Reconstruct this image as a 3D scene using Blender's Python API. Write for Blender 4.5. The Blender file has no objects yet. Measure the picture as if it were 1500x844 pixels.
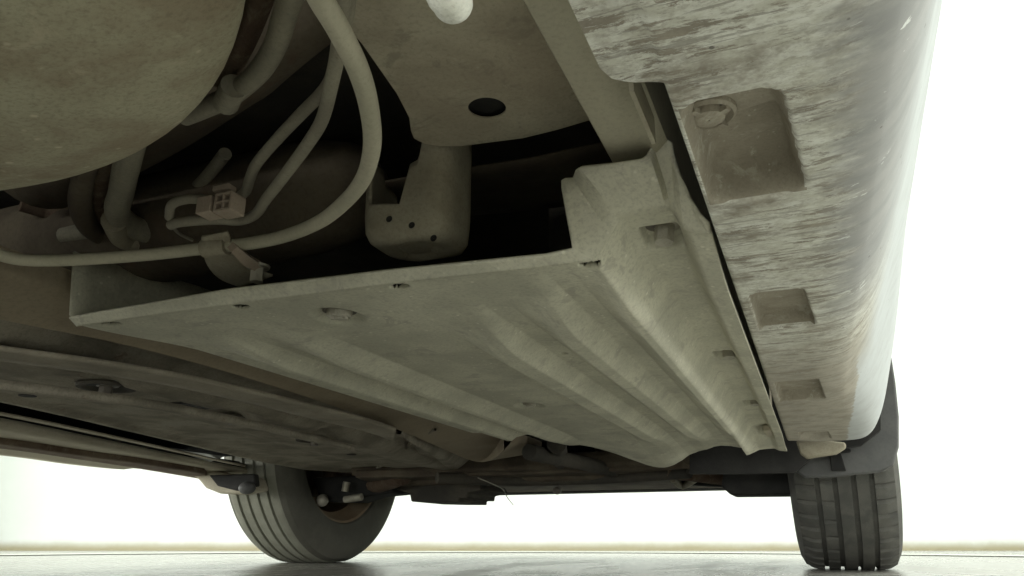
import bpy, bmesh, math, random
import numpy as np
from mathutils import Vector, Matrix
random.seed(4)
S = bpy.context.scene
COL = S.collection
R = math.radians

# ------------------------------------------------------------ camera
FOC, CX, CY, CAMZ = 1100.0, 750.0, 422.0, 0.068      # photo is 1500 px wide
PITCH = math.atan(367 / FOC)
YAW = math.atan((1203 - 750) / math.hypot(FOC, 367))
cd = bpy.data.cameras.new('camera'); cam = bpy.data.objects.new('camera', cd); COL.objects.link(cam)
cam.location = (0, 0, CAMZ)
cam.rotation_euler = (math.pi / 2 + PITCH, 0, YAW)
cd.sensor_width = 36; cd.lens = FOC * 36 / 1500
cd.clip_start = 0.01; cd.clip_end = 60
cd.dof.use_dof = False
S.camera = cam

# ------------------------------------------------------------ world, lamps, exposure
w = bpy.data.worlds.new('World'); S.world = w; w.use_nodes = True
w.node_tree.nodes['Background'].inputs[0].default_value = (0.9, 1.0, 0.97, 1)
w.node_tree.nodes['Background'].inputs[1].default_value = 0.05
S.view_settings.view_transform = 'Standard'
S.view_settings.look = 'None'
S.view_settings.exposure = 1.92
S.view_settings.gamma = 1
S.cycles.max_bounces = 8
S.cycles.diffuse_bounces = 6

def area(name, loc, rot, sx, sy, power, col=(1, 1, 1)):
    d = bpy.data.lights.new(name, 'AREA'); d.shape = 'RECTANGLE'; d.size = sx; d.size_y = sy
    d.energy = power; d.color = col
    o = bpy.data.objects.new(name, d); COL.objects.link(o); o.location = loc; o.rotation_euler = rot
    return o
FWD = Vector((-math.sin(YAW), math.cos(YAW), 0)); RGT = Vector((math.cos(YAW), math.sin(YAW), 0))
WALLD = 4.72
area('ceiling_lamp', (0.3, 2.2, 4.3), (0, 0, 0), 7, 5, 48, (1.0, 1.0, 0.96))
area('ceiling_lamp.001', (2.6, 0.6, 3.2), (0, R(35), 0), 4.0, 1.6, 30, (1.0, 1.0, 0.96))
area('low_fill', (3.1, 0.9, 0.55), (0, R(90), 0), 0.8, 3.0, 14, (1.0, 1.0, 0.95))  # added low fill, out of view, sends light under the right side
area('low_fill.002', (-0.5, -3.9, 0.50), (R(90), 0, 0), 3.0, 0.8, 28, (1.0, 1.0, 0.95))  # added behind the camera, lights the floor lengthwise under the car
area('low_fill.001', (-4.6, 0.2, 0.55), (0, R(-90), 0), 0.8, 4.0, 30, (1.0, 1.0, 0.95))  # added low on the left, out of view, brightens the floor underneath
area('ceiling_lamp.002', tuple(FWD * 3.3 + Vector((0, 0, 4.2))), (R(50), 0, YAW), 8.0, 1.0, 22, (0.96, 1.0, 0.97))  # wall wash added to brighten the back wall

# ------------------------------------------------------------ helpers
_fw = np.array([-math.sin(YAW) * math.cos(PITCH), math.cos(YAW) * math.cos(PITCH), math.sin(PITCH)])
_rt = np.array([math.cos(YAW), math.sin(YAW), 0.0]); _up = np.cross(_rt, _fw); _o = np.array([0, 0, CAMZ])
def _ray(px, py): return _fw + _rt * (px - CX) / FOC - _up * (py - CY) / FOC
def AZ(px, py, z): d = _ray(px, py); return _o + d * ((z - CAMZ) / d[2])      # point of the place at height z
def AY(px, py, y): d = _ray(px, py); return _o + d * (y / d[1])
def AX(px, py, x): d = _ray(px, py); return _o + d * (x / d[0])

def sstep(a, b, x):
    t = np.clip((x - a) / (b - a), 0, 1); return t * t * (3 - 2 * t)

ROOT = Vector((-0.69, 0.7, 0.0))
def mk(name, V, F, mat, parent=None, smooth=True, solid=0, bevel=0, org=None, kind=None, label=None, angle=40):
    """one mesh object; V in place coordinates, origin at the car's base (or org)"""
    o0 = Vector(org) if org is not None else (ROOT if parent is not None else Vector((0, 0, 0)))
    me = bpy.data.meshes.new(name)
    me.from_pydata([(float(v[0]) - o0.x, float(v[1]) - o0.y, float(v[2]) - o0.z) for v in V], [], F)
    me.update()
    if smooth:
        me.shade_smooth()
        try: me.set_sharp_from_angle(angle=R(angle))
        except Exception: pass
    me.materials.append(mat)
    o = bpy.data.objects.new(name, me); COL.objects.link(o)
    if parent is not None:
        o.parent = parent
        base = ROOT
        po = parent.get('_org')
        if po is not None: base = Vector(po)
        o.location = o0 - base
        o['_org'] = list(o0)
    else:
        o.location = o0
    if bevel:
        m = o.modifiers.new('b', 'BEVEL'); m.width = bevel; m.segments = 3; m.limit_method = 'ANGLE'; m.angle_limit = R(35)
        m.harden_normals = False
    if solid:
        m = o.modifiers.new('s', 'SOLIDIFY'); m.thickness = abs(solid); m.offset = -1 if solid > 0 else 1
    if kind: o['kind'] = kind
    if label: o['label'] = label
    return o

def grid_faces(nr, nc, close=False):
    F = []
    for i in range(nr - 1):
        for j in range(nc - 1 if not close else nc):
            a = i * nc + j; b = i * nc + (j + 1) % nc
            F.append((a, b, b + nc, a + nc))
    return F

def box(c, s, rot=None):
    V = []
    for x in (-1, 1):
        for y in (-1, 1):
            for z in (-1, 1):
                v = Vector((x * s[0] / 2, y * s[1] / 2, z * s[2] / 2))
                if rot is not None: v = rot @ v
                V.append(v + Vector(c))
    return V, [(0, 1, 3, 2), (4, 6, 7, 5), (0, 4, 5, 1), (2, 3, 7, 6), (0, 2, 6, 4), (1, 5, 7, 3)]

def join(*parts):
    V, F = [], []
    for v, f in parts:
        n = len(V); V += list(v); F += [tuple(i + n for i in q) for q in f]
    return V, F

def catmull(P, n=10):
    P = [Vector(p) for p in P]
    Q = [P[0] * 2 - P[1]] + P + [P[-1] * 2 - P[-2]]
    out = []
    for i in range(1, len(Q) - 2):
        a, b, c, d = Q[i - 1:i + 3]
        for k in range(n):
            t = k / n
            out.append(0.5 * ((2 * b) + (c - a) * t + (2 * a - 5 * b + 4 * c - d) * t * t + (3 * b - a - 3 * c + d) * t ** 3))
    out.append(Q[-2].copy()); return out

def tube(P, rad, n=10, seg=14, caps=True, smooth_path=True):
    """rad: number or list along the control points"""
    if not hasattr(rad, '__len__'): rad = [rad] * len(P)
    C = catmull(P, n) if smooth_path else [Vector(p) for p in P]
    rr = np.interp(np.linspace(0, len(P) - 1, len(C)), range(len(P)), rad)
    V = []; up = Vector((0, 0, 1)); pu = None
    for i, c in enumerate(C):
        t = (C[min(i + 1, len(C) - 1)] - C[max(i - 1, 0)]).normalized()
        if pu is None:
            pu = up - t * up.dot(t)
            if pu.length < .1: pu = Vector((1, 0, 0)) - t * t.x
        pu = (pu - t * pu.dot(t)).normalized(); s = t.cross(pu)
        for k in range(seg):
            a = 2 * math.pi * k / seg
            V.append(c + (pu * math.cos(a) + s * math.sin(a)) * rr[i])
    F = grid_faces(len(C), seg, True)
    if caps:
        F.append(tuple(range(seg - 1, -1, -1))); F.append(tuple(range((len(C) - 1) * seg, len(C) * seg)))
    return V, F

def lathe(prof, c, axis='x', seg=64, fn=None):
    """prof: (along axis, radius)"""
    V = []
    for i, (a, r) in enumerate(prof):
        for k in range(seg):
            t = 2 * math.pi * k / seg
            rr = r if fn is None else fn(i, k, a, r)
            u, v = rr * math.cos(t), rr * math.sin(t)
            V.append({'x': (c[0] + a, c[1] + u, c[2] + v), 'y': (c[0] + u, c[1] + a, c[2] + v), 'z': (c[0] + u, c[1] + v, c[2] + a)}[axis])
    return V, grid_faces(len(prof), seg, True)

def prism(poly, h, axis=(0, 0, 1)):
    n = len(poly); h = Vector(axis) * h
    V = [Vector(p) for p in poly] + [Vector(p) + h for p in poly]
    F = [tuple(range(n)), tuple(range(2 * n - 1, n - 1, -1))]
    for i in range(n): F.append((i, i + n, (i + 1) % n + n, (i + 1) % n))
    return V, F

# ------------------------------------------------------------ materials
def nodes(name):
    m = bpy.data.materials.new(name); m.use_nodes = True
    nt = m.node_tree; b = nt.nodes['Principled BSDF']; return m, nt, b
def N(nt, t, **kw):
    n = nt.nodes.new(t)
    for k, v in kw.items():
        if isinstance(k, str) and k.startswith('i_'): n.inputs[k[2:].replace('_', ' ')].default_value = v
        else: setattr(n, k, v)
    return n
def coords(nt, scale=(1, 1, 1), off=(0, 0, 0)):
    tc = N(nt, 'ShaderNodeTexCoord'); mp = N(nt, 'ShaderNodeMapping')
    mp.inputs['Scale'].default_value = scale; mp.inputs['Location'].default_value = off
    nt.links.new(tc.outputs['Object'], mp.inputs[0]); return mp.outputs[0]
def noise(nt, vec, scale, detail=6, rough=.6, dist=0):
    n = N(nt, 'ShaderNodeTexNoise'); n.inputs['Scale'].default_value = scale; n.inputs['Detail'].default_value = detail
    n.inputs['Roughness'].default_value = rough; n.inputs['Distortion'].default_value = dist
    nt.links.new(vec, n.inputs['Vector']); return n.outputs['Fac']
def ramp(nt, fac, a, b, lo=0.0, hi=1.0):
    n = N(nt, 'ShaderNodeMapRange'); n.interpolation_type = 'SMOOTHSTEP'
    n.inputs['From Min'].default_value = a; n.inputs['From Max'].default_value = b
    n.inputs['To Min'].default_value = lo; n.inputs['To Max'].default_value = hi
    nt.links.new(fac, n.inputs['Value']); return n.outputs[0]
def mixc(nt, fac, a, b):
    n = N(nt, 'ShaderNodeMix', data_type='RGBA')
    if isinstance(fac, (int, float)): n.inputs[0].default_value = fac
    else: nt.links.new(fac, n.inputs[0])
    for s, v in ((6, a), (7, b)):
        if isinstance(v, tuple): n.inputs[s].default_value = (*v, 1)
        else: nt.links.new(v, n.inputs[s])
    return n.outputs[2]
def math_(nt, op, a, b=None):
    n = N(nt, 'ShaderNodeMath', operation=op)
    for s, v in ((0, a), (1, b)):
        if v is None: continue
        if isinstance(v, (int, float)): n.inputs[s].default_value = v
        else: nt.links.new(v, n.inputs[s])
    return n.outputs[0]
def bump(nt, b, h, strength=.3, dist=.002):
    n = N(nt, 'ShaderNodeBump'); n.inputs['Strength'].default_value = strength; n.inputs['Distance'].default_value = dist
    nt.links.new(h, n.inputs['Height']); nt.links.new(n.outputs[0], b.inputs['Normal'])

def dusty(name, c1, c2, sc=9, rough=.85, bmp=.25, speck=None, grain=.35, blot=None, metal=0.0, stretch=(1, 1, 1), sps=13, bth=.55):
    """dust-coated surface: two tones in blotches, fine grain, small chips"""
    m, nt, b = nodes(name)
    v = coords(nt, stretch)
    big = noise(nt, v, sc, 7, .62, .3); fine = noise(nt, v, sc * 28, 4, .7)
    col = mixc(nt, ramp(nt, big, .36, .64), c1, c2)
    dk = tuple(x * .55 for x in c1)
    col = mixc(nt, math_(nt, 'MULTIPLY', ramp(nt, fine, .42, .75), grain), col, dk)
    if blot is not None:
        bl = noise(nt, v, sc * 2.7, 5, .7, .8)
        col = mixc(nt, math_(nt, 'MULTIPLY', ramp(nt, bl, bth, bth + .11), .6), col, blot)
    if speck is not None:
        vo = N(nt, 'ShaderNodeTexVoronoi', feature='F1'); vo.inputs['Scale'].default_value = sc * sps
        nt.links.new(v, vo.inputs['Vector'])
        msk = math_(nt, 'MULTIPLY', ramp(nt, vo.outputs['Distance'], .10, .22, 1, 0), ramp(nt, noise(nt, v, sc * 4, 2), .5, .6))
        col = mixc(nt, math_(nt, 'MULTIPLY', msk, .55), col, speck)
    nt.links.new(col, b.inputs['Base Color'])
    b.inputs['Roughness'].default_value = rough; b.inputs['Metallic'].default_value = metal
    b.inputs['Specular IOR Level'].default_value = .3
    hh = math_(nt, 'ADD', math_(nt, 'MULTIPLY', big, .9), math_(nt, 'MULTIPLY', fine, .35))
    bump(nt, b, hh, bmp, .003)
    return m

M = {}
M['tray'] = dusty('dusty_plastic', (.48, .47, .375), (.61, .595, .475), 13, .8, .07, (.82, .80, .68), .45, (.37, .35, .29), sps=10)
M['muffler'] = dusty('dusty_steel', (.34, .29, .20), (.47, .45, .32), 15, .8, .45, (.75, .70, .52), .5, (.52, .47, .34), sps=6, bth=.56)
M['plate'] = dusty('dusty_painted_steel', (.41, .36, .27), (.55, .51, .385), 13, .8, .28, (.5, .48, .36), .35, (.29, .26, .20))
M['rail'] = dusty('dusty_rail_steel', (.44, .40, .305), (.51, .485, .37), 12, .8, .25, None, .3)
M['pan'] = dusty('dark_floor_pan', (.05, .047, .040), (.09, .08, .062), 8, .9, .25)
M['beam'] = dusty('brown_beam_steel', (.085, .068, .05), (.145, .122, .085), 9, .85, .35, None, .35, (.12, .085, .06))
M['tunnel'] = dusty('brown_dusty_rail', (.27, .225, .16), (.33, .28, .20), 8, .85, .25, None, .35, None)
M['cover'] = dusty('dark_plastic_cover', (.22, .20, .16), (.36, .33, .265), 12, .95, .4, (.3, .28, .22), .45, (.16, .10, .075), bth=.6)
M['cover'].node_tree.nodes['Principled BSDF'].inputs['Specular IOR Level'].default_value = .08
M['channel'] = dusty('grey_brown_channel', (.26, .235, .185), (.37, .335, .265), 12, .95, .3, None, .4)
M['strip'] = dusty('pale_dusty_metal', (.42, .38, .29), (.50, .46, .36), 7, .75, .2, None, .3)
M['cable'] = dusty('dusty_rubber_cable', (.42, .40, .30), (.50, .47, .36), 14, .75, .25, None, .3)
M['hose'] = dusty('dusty_rubber_hose', (.22, .205, .16), (.30, .28, .21), 18, .8, .3, None, .4)
M['pipe'] = dusty('dusty_steel_pipe', (.27, .25, .195), (.36, .34, .26), 18, .7, .25, (.2, .17, .12), .35)
M['bracket'] = dusty('dusty_bracket_steel', (.30, .27, .20), (.40, .37, .28), 14, .8, .3, None, .4)
M['clip'] = dusty('pinkish_plastic_clip', (.33, .27, .21), (.40, .33, .26), 20, .7, .2)
M['rust'] = dusty('rusty_steel', (.10, .065, .045), (.17, .13, .09), 16, .85, .5, None, .5, (.22, .18, .12))
M['black'] = dusty('black_plastic', (.018, .018, .017), (.036, .035, .032), 9, .8, .2, None, .3)
M['trim'] = dusty('grey_black_trim', (.085, .086, .084), (.12, .12, .116), 7, .6, .1, None, .25)
M['bolt'] = dusty('dull_bolt_metal', (.30, .28, .22), (.46, .44, .37), 30, .5, .2, None, .3, None, .3)
M['darkbolt'] = dusty('dark_bolt_metal', (.10, .09, .075), (.2, .18, .15), 30, .5, .2)
M['tyre'] = dusty('tyre_rubber', (.075, .075, .068), (.11, .108, .095), 22, .75, .2, (.2, .2, .17), .4)
M['tyre_dusty'] = dusty('dusty_tyre_rubber', (.11, .107, .088), (.14, .135, .112), 14, .85, .2, None, .35)
M['tread_lit'] = dusty('lit_tread_rubber', (.25, .25, .205), (.31, .31, .255), 14, .85, .2, None, .35)  # left tread coloured paler to carry the light that falls on it
M['rim'] = dusty('dusty_brown_rim', (.28, .20, .13), (.36, .28, .19), 8, .6, .15, None, .3, None, .1)
M['disc'] = dusty('worn_brake_disc', (.15, .12, .09), (.25, .22, .18), 12, .5, .2, None, .3, None, .5)
M['silver'] = dusty('pale_silver', (.72, .74, .66), (.82, .83, .74), 30, .35, .4, None, .3, (.4, .33, .24), .0)

# scuffed sill: dust, pale scrapes running across the car, grey road film, white paint further out
def make_sill_mat():
    m, nt, b = nodes('scuffed_white_sill')
    tc = N(nt, 'ShaderNodeTexCoord'); sp = N(nt, 'ShaderNodeSeparateXYZ'); nt.links.new(tc.outputs['Object'], sp.inputs[0])
    X = math_(nt, 'ADD', sp.outputs[0], ROOT.x); Y = math_(nt, 'ADD', sp.outputs[1], ROOT.y)
    v = coords(nt); vs = coords(nt, (.42, 1, .6)); vl = coords(nt, (.10, 1, 1), (.3, .1, 0))
    wob = noise(nt, v, 26, 5, .7)
    Xw = math_(nt, 'ADD', X, math_(nt, 'MULTIPLY', math_(nt, 'SUBTRACT', noise(nt, vs, 60, 5, .75), .5), .055))
    dust = mixc(nt, ramp(nt, noise(nt, v, 34, 7, .7), .38, .62), (.31, .28, .225), (.42, .385, .315))
    dust = mixc(nt, math_(nt, 'MULTIPLY', ramp(nt, noise(nt, v, 420, 4, .7), .45, .7), .35), dust, (.25, .225, .185))
    cream = mixc(nt, ramp(nt, noise(nt, vs, 160, 5, .7), .4, .65), (.70, .70, .61), (.88, .89, .82))
    film = mixc(nt, ramp(nt, noise(nt, vs, 40, 6, .7), .35, .65), (.33, .335, .33), (.40, .40, .39))
    # scraped-through pale paint
    s1 = noise(nt, coords(nt, (.30, 1, .6)), 44, 11, .74, .25); s2 = noise(nt, vl, 170, 7, .75, .1)
    sc = math_(nt, 'MAXIMUM', ramp(nt, s1, .465, .500), math_(nt, 'MULTIPLY', ramp(nt, s2, .515, .530), 1.0))
    sc = math_(nt, 'MAXIMUM', sc, math_(nt, 'MULTIPLY', ramp(nt, noise(nt, coords(nt, (.45, 1, .6), (.2, .9, 0)), 70, 9, .78, .2), .53, .55), .95))
    edge = ramp(nt, wob, .30, .55)
    s4 = ramp(nt, noise(nt, coords(nt, (.6, 1, .8)), 330, 6, .8), .38, .52, .60, 1)
    sc = math_(nt, 'MULTIPLY', math_(nt, 'MULTIPLY', sc, edge), s4)
    # less scraping towards the front of the car
    front = ramp(nt, math_(nt, 'ADD', Y, math_(nt, 'MULTIPLY', wob, .25)), .72, 1.02, 1, .12)
    sc = math_(nt, 'MULTIPLY', sc, front)
    sd_ = math_(nt, 'MULTIPLY', ramp(nt, noise(nt, coords(nt, (.09, 1, 1), (.7, .4, 0)), 190, 6, .75, .2), .585, .61), .6)
    inner = mixc(nt, sd_, mixc(nt, sc, dust, cream), (.29, .27, .23))
    # grey film zone with thin streaks
    s3 = math_(nt, 'MULTIPLY', ramp(nt, noise(nt, vl, 90, 6, .7, .2), .63, .65), ramp(nt, X, .056, .050))
    outer = mixc(nt, math_(nt, 'MULTIPLY', s3, front), film, (.74, .77, .74))
    zone = math_(nt, 'MULTIPLY', ramp(nt, Xw, .012, .044), ramp(nt, Y, .50, .75, 1, 0.0))
    col = mixc(nt, zone, inner, outer)
    # white paint outboard
    Yw = math_(nt, 'MULTIPLY', ramp(nt, Y, .2, 1.0), .004)
    Xp = math_(nt, 'ADD', X, math_(nt, 'MULTIPLY', math_(nt, 'SUBTRACT', math_(nt, 'ADD', math_(nt, 'MULTIPLY', noise(nt, v, 9, 3, .5), .5), math_(nt, 'MULTIPLY', noise(nt, v, 55, 5, .7), .5)), .5), .034))
    Xp = math_(nt, 'SUBTRACT', Xp, Yw)
    paintc = mixc(nt, ramp(nt, noise(nt, v, 30, 6, .7), .4, .7), (.54, .57, .57), (.47, .49, .49))
    pm = ramp(nt, Xp, .050, .085)
    pm2 = ramp(nt, Xp, .0560, .0590)
    pm = N2 = math_(nt, 'MAXIMUM', math_(nt, 'MULTIPLY', pm, 1.0), math_(nt, 'MULTIPLY', pm2, ramp(nt, Y, .75, 1.0)))
    col = mixc(nt, pm, col, paintc)
    # dark pits and nicks
    vo = N(nt, 'ShaderNodeTexVoronoi'); vo.inputs['Scale'].default_value = 75; nt.links.new(v, vo.inputs['Vector'])
    pit = math_(nt, 'MULTIPLY', ramp(nt, vo.outputs['Distance'], .05, .10, 1, 0), ramp(nt, noise(nt, v, 40, 2), .52, .58))
    col = mixc(nt, math_(nt, 'MULTIPLY', pit, .75), col, (.10, .085, .07))
    nt.links.new(col, b.inputs['Base Color'])
    nt.links.new(ramp(nt, X, .045, .09, .80, .50), b.inputs['Roughness'])
    h = math_(nt, 'ADD', math_(nt, 'MULTIPLY', sc, .5), math_(nt, 'MULTIPLY', noise(nt, vs, 90, 8, .75), 1.0))
    h = math_(nt, 'SUBTRACT', h, pit)
    h = math_(nt, 'MULTIPLY', h, ramp(nt, X, .016, .040, 1, .05))
    bump(nt, b, h, .42, .0022)
    return m
M['sill'] = make_sill_mat()
# the dusty pockets in the sill share the dust colour
M['pocket'] = dusty('dusty_sill_pocket', (.31, .28, .22), (.42, .385, .31), 22, .85, .4, (.6, .58, .48), .35, (.52, .50, .42))
m, nt, b = nodes('white_paint'); v = coords(nt)
nt.links.new(mixc(nt, ramp(nt, noise(nt, v, 5, 6), .4, .6), (.54, .57, .57), (.50, .52, .52)), b.inputs['Base Color'])
b.inputs['Roughness'].default_value = .3; b.inputs['Coat Weight'].default_value = .4; M['paint'] = m
m, nt, b = nodes('tinted_glass'); b.inputs['Base Color'].default_value = (.02, .025, .025, 1); b.inputs['Roughness'].default_value = .06
M['glass'] = m
# floor
m, nt, b = nodes('painted_floor'); v = coords(nt)
big = noise(nt, v, .9, 7, .6, .5); smear = noise(nt, coords(nt, (1, .25, 1)), 6, 6, .7, .6)
c = mixc(nt, ramp(nt, big, .38, .62), (.335, .33, .295), (.365, .36, .325))
c = mixc(nt, math_(nt, 'MULTIPLY', ramp(nt, smear, .52, .70), .12), c, (.29, .285, .24))
nt.links.new(c, b.inputs['Base Color']); nt.links.new(ramp(nt, smear, .4, .7, .24, .34), b.inputs['Roughness'])
bump(nt, b, noise(nt, v, 14, 4, .5), .03, .002); M['floor'] = m
m, nt, b = nodes('dark_joint'); b.inputs['Base Color'].default_value = (.17, .17, .14, 1); b.inputs['Roughness'].default_value = .8; M['joint'] = m
m, nt, b = nodes('metal_rim_strip'); b.inputs['Base Color'].default_value = (.62, .64, .56, 1); b.inputs['Roughness'].default_value = .4; M['ring'] = m
# wall with a grimy foot
m, nt, b = nodes('white_wall'); tc = N(nt, 'ShaderNodeTexCoord'); sp = N(nt, 'ShaderNodeSeparateXYZ'); nt.links.new(tc.outputs['Object'], sp.inputs[0])
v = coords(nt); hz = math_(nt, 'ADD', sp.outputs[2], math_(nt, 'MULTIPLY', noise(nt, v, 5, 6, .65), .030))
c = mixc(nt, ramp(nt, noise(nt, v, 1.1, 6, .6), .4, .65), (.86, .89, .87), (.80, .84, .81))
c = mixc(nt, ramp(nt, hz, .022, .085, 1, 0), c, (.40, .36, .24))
nt.links.new(c, b.inputs['Base Color']); b.inputs['Roughness'].default_value = .8; M['wall'] = m
m, nt, b = nodes('white_ceiling'); b.inputs['Base Color'].default_value = (.8, .82, .8, 1); M['ceiling'] = m

# ------------------------------------------------------------ the setting
def lvl(u, d, z): p = RGT * u + FWD * d; return (p.x, p.y, z)
HW, NEAR, HT = 6.0, -5.0, 4.6
o = mk('floor', [lvl(-HW, NEAR, 0), lvl(HW, NEAR, 0), lvl(HW, WALLD, 0), lvl(-HW, WALLD, 0)], [(0, 1, 2, 3)], M['floor'], kind='structure')
def wall(a, b, name='wall'):
    t = Vector((b[0] - a[0], b[1] - a[1], 0)).normalized(); n = Vector((t.y, -t.x, 0)) * .12
    A, B = Vector(a), Vector(b); U = Vector((0, 0, HT))
    V = [A, B, B + U, A + U, A + n, B + n, B + U + n, A + U + n]
    return mk(name, V, [(0, 1, 2, 3), (5, 4, 7, 6), (3, 2, 6, 7), (1, 5, 6, 2), (4, 0, 3, 7), (0, 4, 5, 1)], M['wall'], smooth=False, kind='structure')
c00, c10, c11, c01 = lvl(-HW, NEAR, -.02), lvl(HW, NEAR, -.02), lvl(HW, WALLD, -.02), lvl(-HW, WALLD, -.02)
wall(c11, c01, 'back_wall'); wall(c10, c11, 'right_wall'); wall(c01, c00, 'left_wall'); wall(c00, c10, 'near_wall')
mk('ceiling', [lvl(-HW, NEAR, HT), lvl(-HW, WALLD, HT), lvl(HW, WALLD, HT), lvl(HW, NEAR, HT)], [(0, 1, 2, 3)], M['ceiling'], kind='structure')
# the turntable rim let into the floor: pale metal strip with a dark joint beside it
def ring(name, r0, r1, z, mat, c=(-.55, .9)):
    V = []
    for k in range(241):
        a = 2 * math.pi * k / 240
        for r in (r0, r1): V.append((c[0] + r * math.cos(a), c[1] + r * math.sin(a), z))
    F = [(2 * k, 2 * k + 1, 2 * k + 3, 2 * k + 2) for k in range(240)]
    return mk(name, V, F, mat, kind='structure', smooth=False)
ring('floor_joint', 2.92, 2.96, .003, M['joint'])
ring('floor_ring', 2.975, 3.14, .004, M['ring'])

# ------------------------------------------------------------ the car
car = bpy.data.objects.new('car', None); COL.objects.link(car); car.location = ROOT; car.empty_display_size = .5
car['label'] = 'white car seen from below between its wheels, dusty underbody and scraped white sill'
car['category'] = 'car'

# hex bolt meshes, shared -----------------------------------------------------
def hexbolt(r, h, flange=True):
    P = []
    hexa = [(r * math.cos(k * math.pi / 3), r * math.sin(k * math.pi / 3), 0) for k in range(6)]
    a = prism(hexa, -h)
    fl = lathe([(0.001, r * 1.75), (-.0012, r * 1.7), (-.002, r * 1.2), (-.002, 0.0005)], (0, 0, 0), 'z', 20)
    V, F = join(a, fl) if flange else a
    return V, F
def shared(name, vf, mat, bev=.0006):
    me = bpy.data.meshes.new(name); me.from_pydata([tuple(v) for v in vf[0]], [], vf[1]); me.materials.append(mat)
    bm = bmesh.new(); bm.from_mesh(me); bmesh.ops.recalc_face_normals(bm, faces=bm.faces); bm.to_mesh(me); bm.free(); return me
bolt_me = shared('bolt', hexbolt(.0064, .0150), M['bolt'])
dbolt_me = shared('dark_bolt', hexbolt(.008, .012), M['darkbolt'])
def clip_vf(r):
    # round push clip: dished disc with a raised, slotted centre
    disc = lathe([(.004, r), (-.001, r * .98), (-.002, r * .86), (-.0005, r * .70), (-.0005, r * .60), (-.003, r * .55), (-.0035, r * .40), (-.0035, .0003)], (0, 0, 0), 'z', 28)
    lugs = []
    for k in range(4):
        a = math.pi / 4 + k * math.pi / 2
        rot = Matrix.Rotation(a, 3, 'Z')
        lugs.append(box(rot @ Vector((r * .72, 0, -.0022)), (r * .30, r * .22, .0022), rot))
    return join(disc, *lugs)
seat_me = shared('clip_seat', lathe([(0, .0108), (.0002, .0106), (.0002, .0003)], (0, 0, 0), 'z', 28), M['darkbolt'])
recess_shade_me = shared('recess_shade', box((0, 0, 0), (.021, .030, .0008)), M['pan'])  # thin dark plate standing in for the shade inside each bolt recess
washer_me = shared('washer', lathe([(0, .0118), (-.0016, .0116), (-.0016, .0003)], (0, 0, 0), 'z', 28), M['darkbolt'])
clip_me = shared('clip', clip_vf(.0085), M['bolt'])
plug_me = shared('plug', clip_vf(.0098), M['pocket'])
def put(name, me, p, parent, rz=0, s=1.0, tilt=None):
    o = bpy.data.objects.new(name, me); COL.objects.link(o); o.parent = parent
    base = Vector(parent['_org']) if parent.get('_org') is not None else ROOT
    o.location = Vector(p) - base; o.rotation_euler = (tilt[0] if tilt else 0, tilt[1] if tilt else 0, rz); o.scale = (s, s, s)
    return o

# ---- undertray --------------------------------------------------------------
ZT = .233
PX = [(-.530, 0), (-.492, 0), (-.4620, -.0085), (-.456, -.0080), (-.441, .001), (-.431, .001), (-.4000, -.0088), (-.394, -.0080), (-.372, 0), (-.271, 0), (-.2460, -.0108), (-.228, -.0102),
      (-.214, 0), (-.196, 0), (-.1750, -.0105), (-.162, -.0100), (-.148, 0), (-.132, 0), (-.1110, -.0108), (-.104, -.0100)]
px_ = np.array([p[0] for p in PX]); pz_ = np.array([p[1] for p in PX])
def lowprof(x):
    return np.interp(x, px_, pz_)
CH = [(-.105, 0), (-.1035, .0), (-.086, .029), (-.061, .029), (-.053, .012), (-.036, .010), (-.02, .010)]
cx_ = np.array([p[0] for p in CH]); cz_ = np.array([p[1] for p in CH])
def chan(x):
    k = np.linspace(-.0018, .0018, 5); return sum(np.interp(x + d, cx_, cz_) for d in k) / 5
def ystart(x): return np.interp(x, [-.52, -.45, -.40, -.26, -.24, -.22, -.18, -.15, -.12, -.10], [.45, .50, .50, .53, .53, .49, .50, .45, .46, .42])
kbolts = [(-.0735, .455), (-.0675, .775), (-.0660, 1.08), (-.0675, 1.33)]
tclips = [(-.333, .479), (-.337, .925)]
tholes = [(-.495, .4285), (-.386, .4285), (-.251, .4300), (-.1165, .4340)]
def trayz(x, y):
    a = sstep(ystart(x) - .035, ystart(x) + .10, y)
    xs = x + .012 * (1 - sstep(.45, .75, y)) * sstep(-.30, -.45, x) * 0
    z = ZT + 1.52 * lowprof(xs) * a + chan(x + .0075 * (1 - sstep(.43, .54, y)) * (1 - sstep(-.09, -.07, x))) * (1 - .75 * sstep(1.30, 1.44, y))
    # ribs run out into a folded, dipping far end with a rounded bulge
    e = sstep(1.17, 1.22, y)
    z = np.where(x < -.108, z - 1.52 * lowprof(xs) * a * sstep(1.17, 1.34, y) * .8, z)
    bul = np.exp(-((x + .285 - (y - 1.3) * .05) / .055) ** 2)
    z = z - sstep(1.16, 1.55, y) * (.010 + .026 * bul) * sstep(-.05, -.12, x)
    # recesses round the bolts and dimples round the clips
    for i, (bx, by) in enumerate(kbolts):
        L = (.030, .045, .05, .055)[i]
        wx = sstep(bx - .014, bx - .010, x) * (1 - sstep(bx + .011, bx + .014, x))
        wy = sstep(by - .014, by - .008, y) * (1 - sstep(by + L * .4, by + L * .55, y))
        z = z + .010 * wx * wy
    for cx, cy in tclips:
        d = np.hypot((x - cx) / 1.0, (y - cy) / 1.25); z = z + .0065 * (1 - sstep(.0105, .022, d))
    for i, (hx, hy) in enumerate(tholes):
        d = np.hypot((x - hx) / .0062, (y - hy) / .0048); z = z + .004 * (1 - sstep(.9, 1.25, d))
    d = np.hypot((x + .205) / .0035, (y - .66) / .003); z = z + .008 * (1 - sstep(.6, 1, d))
    return z
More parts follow.
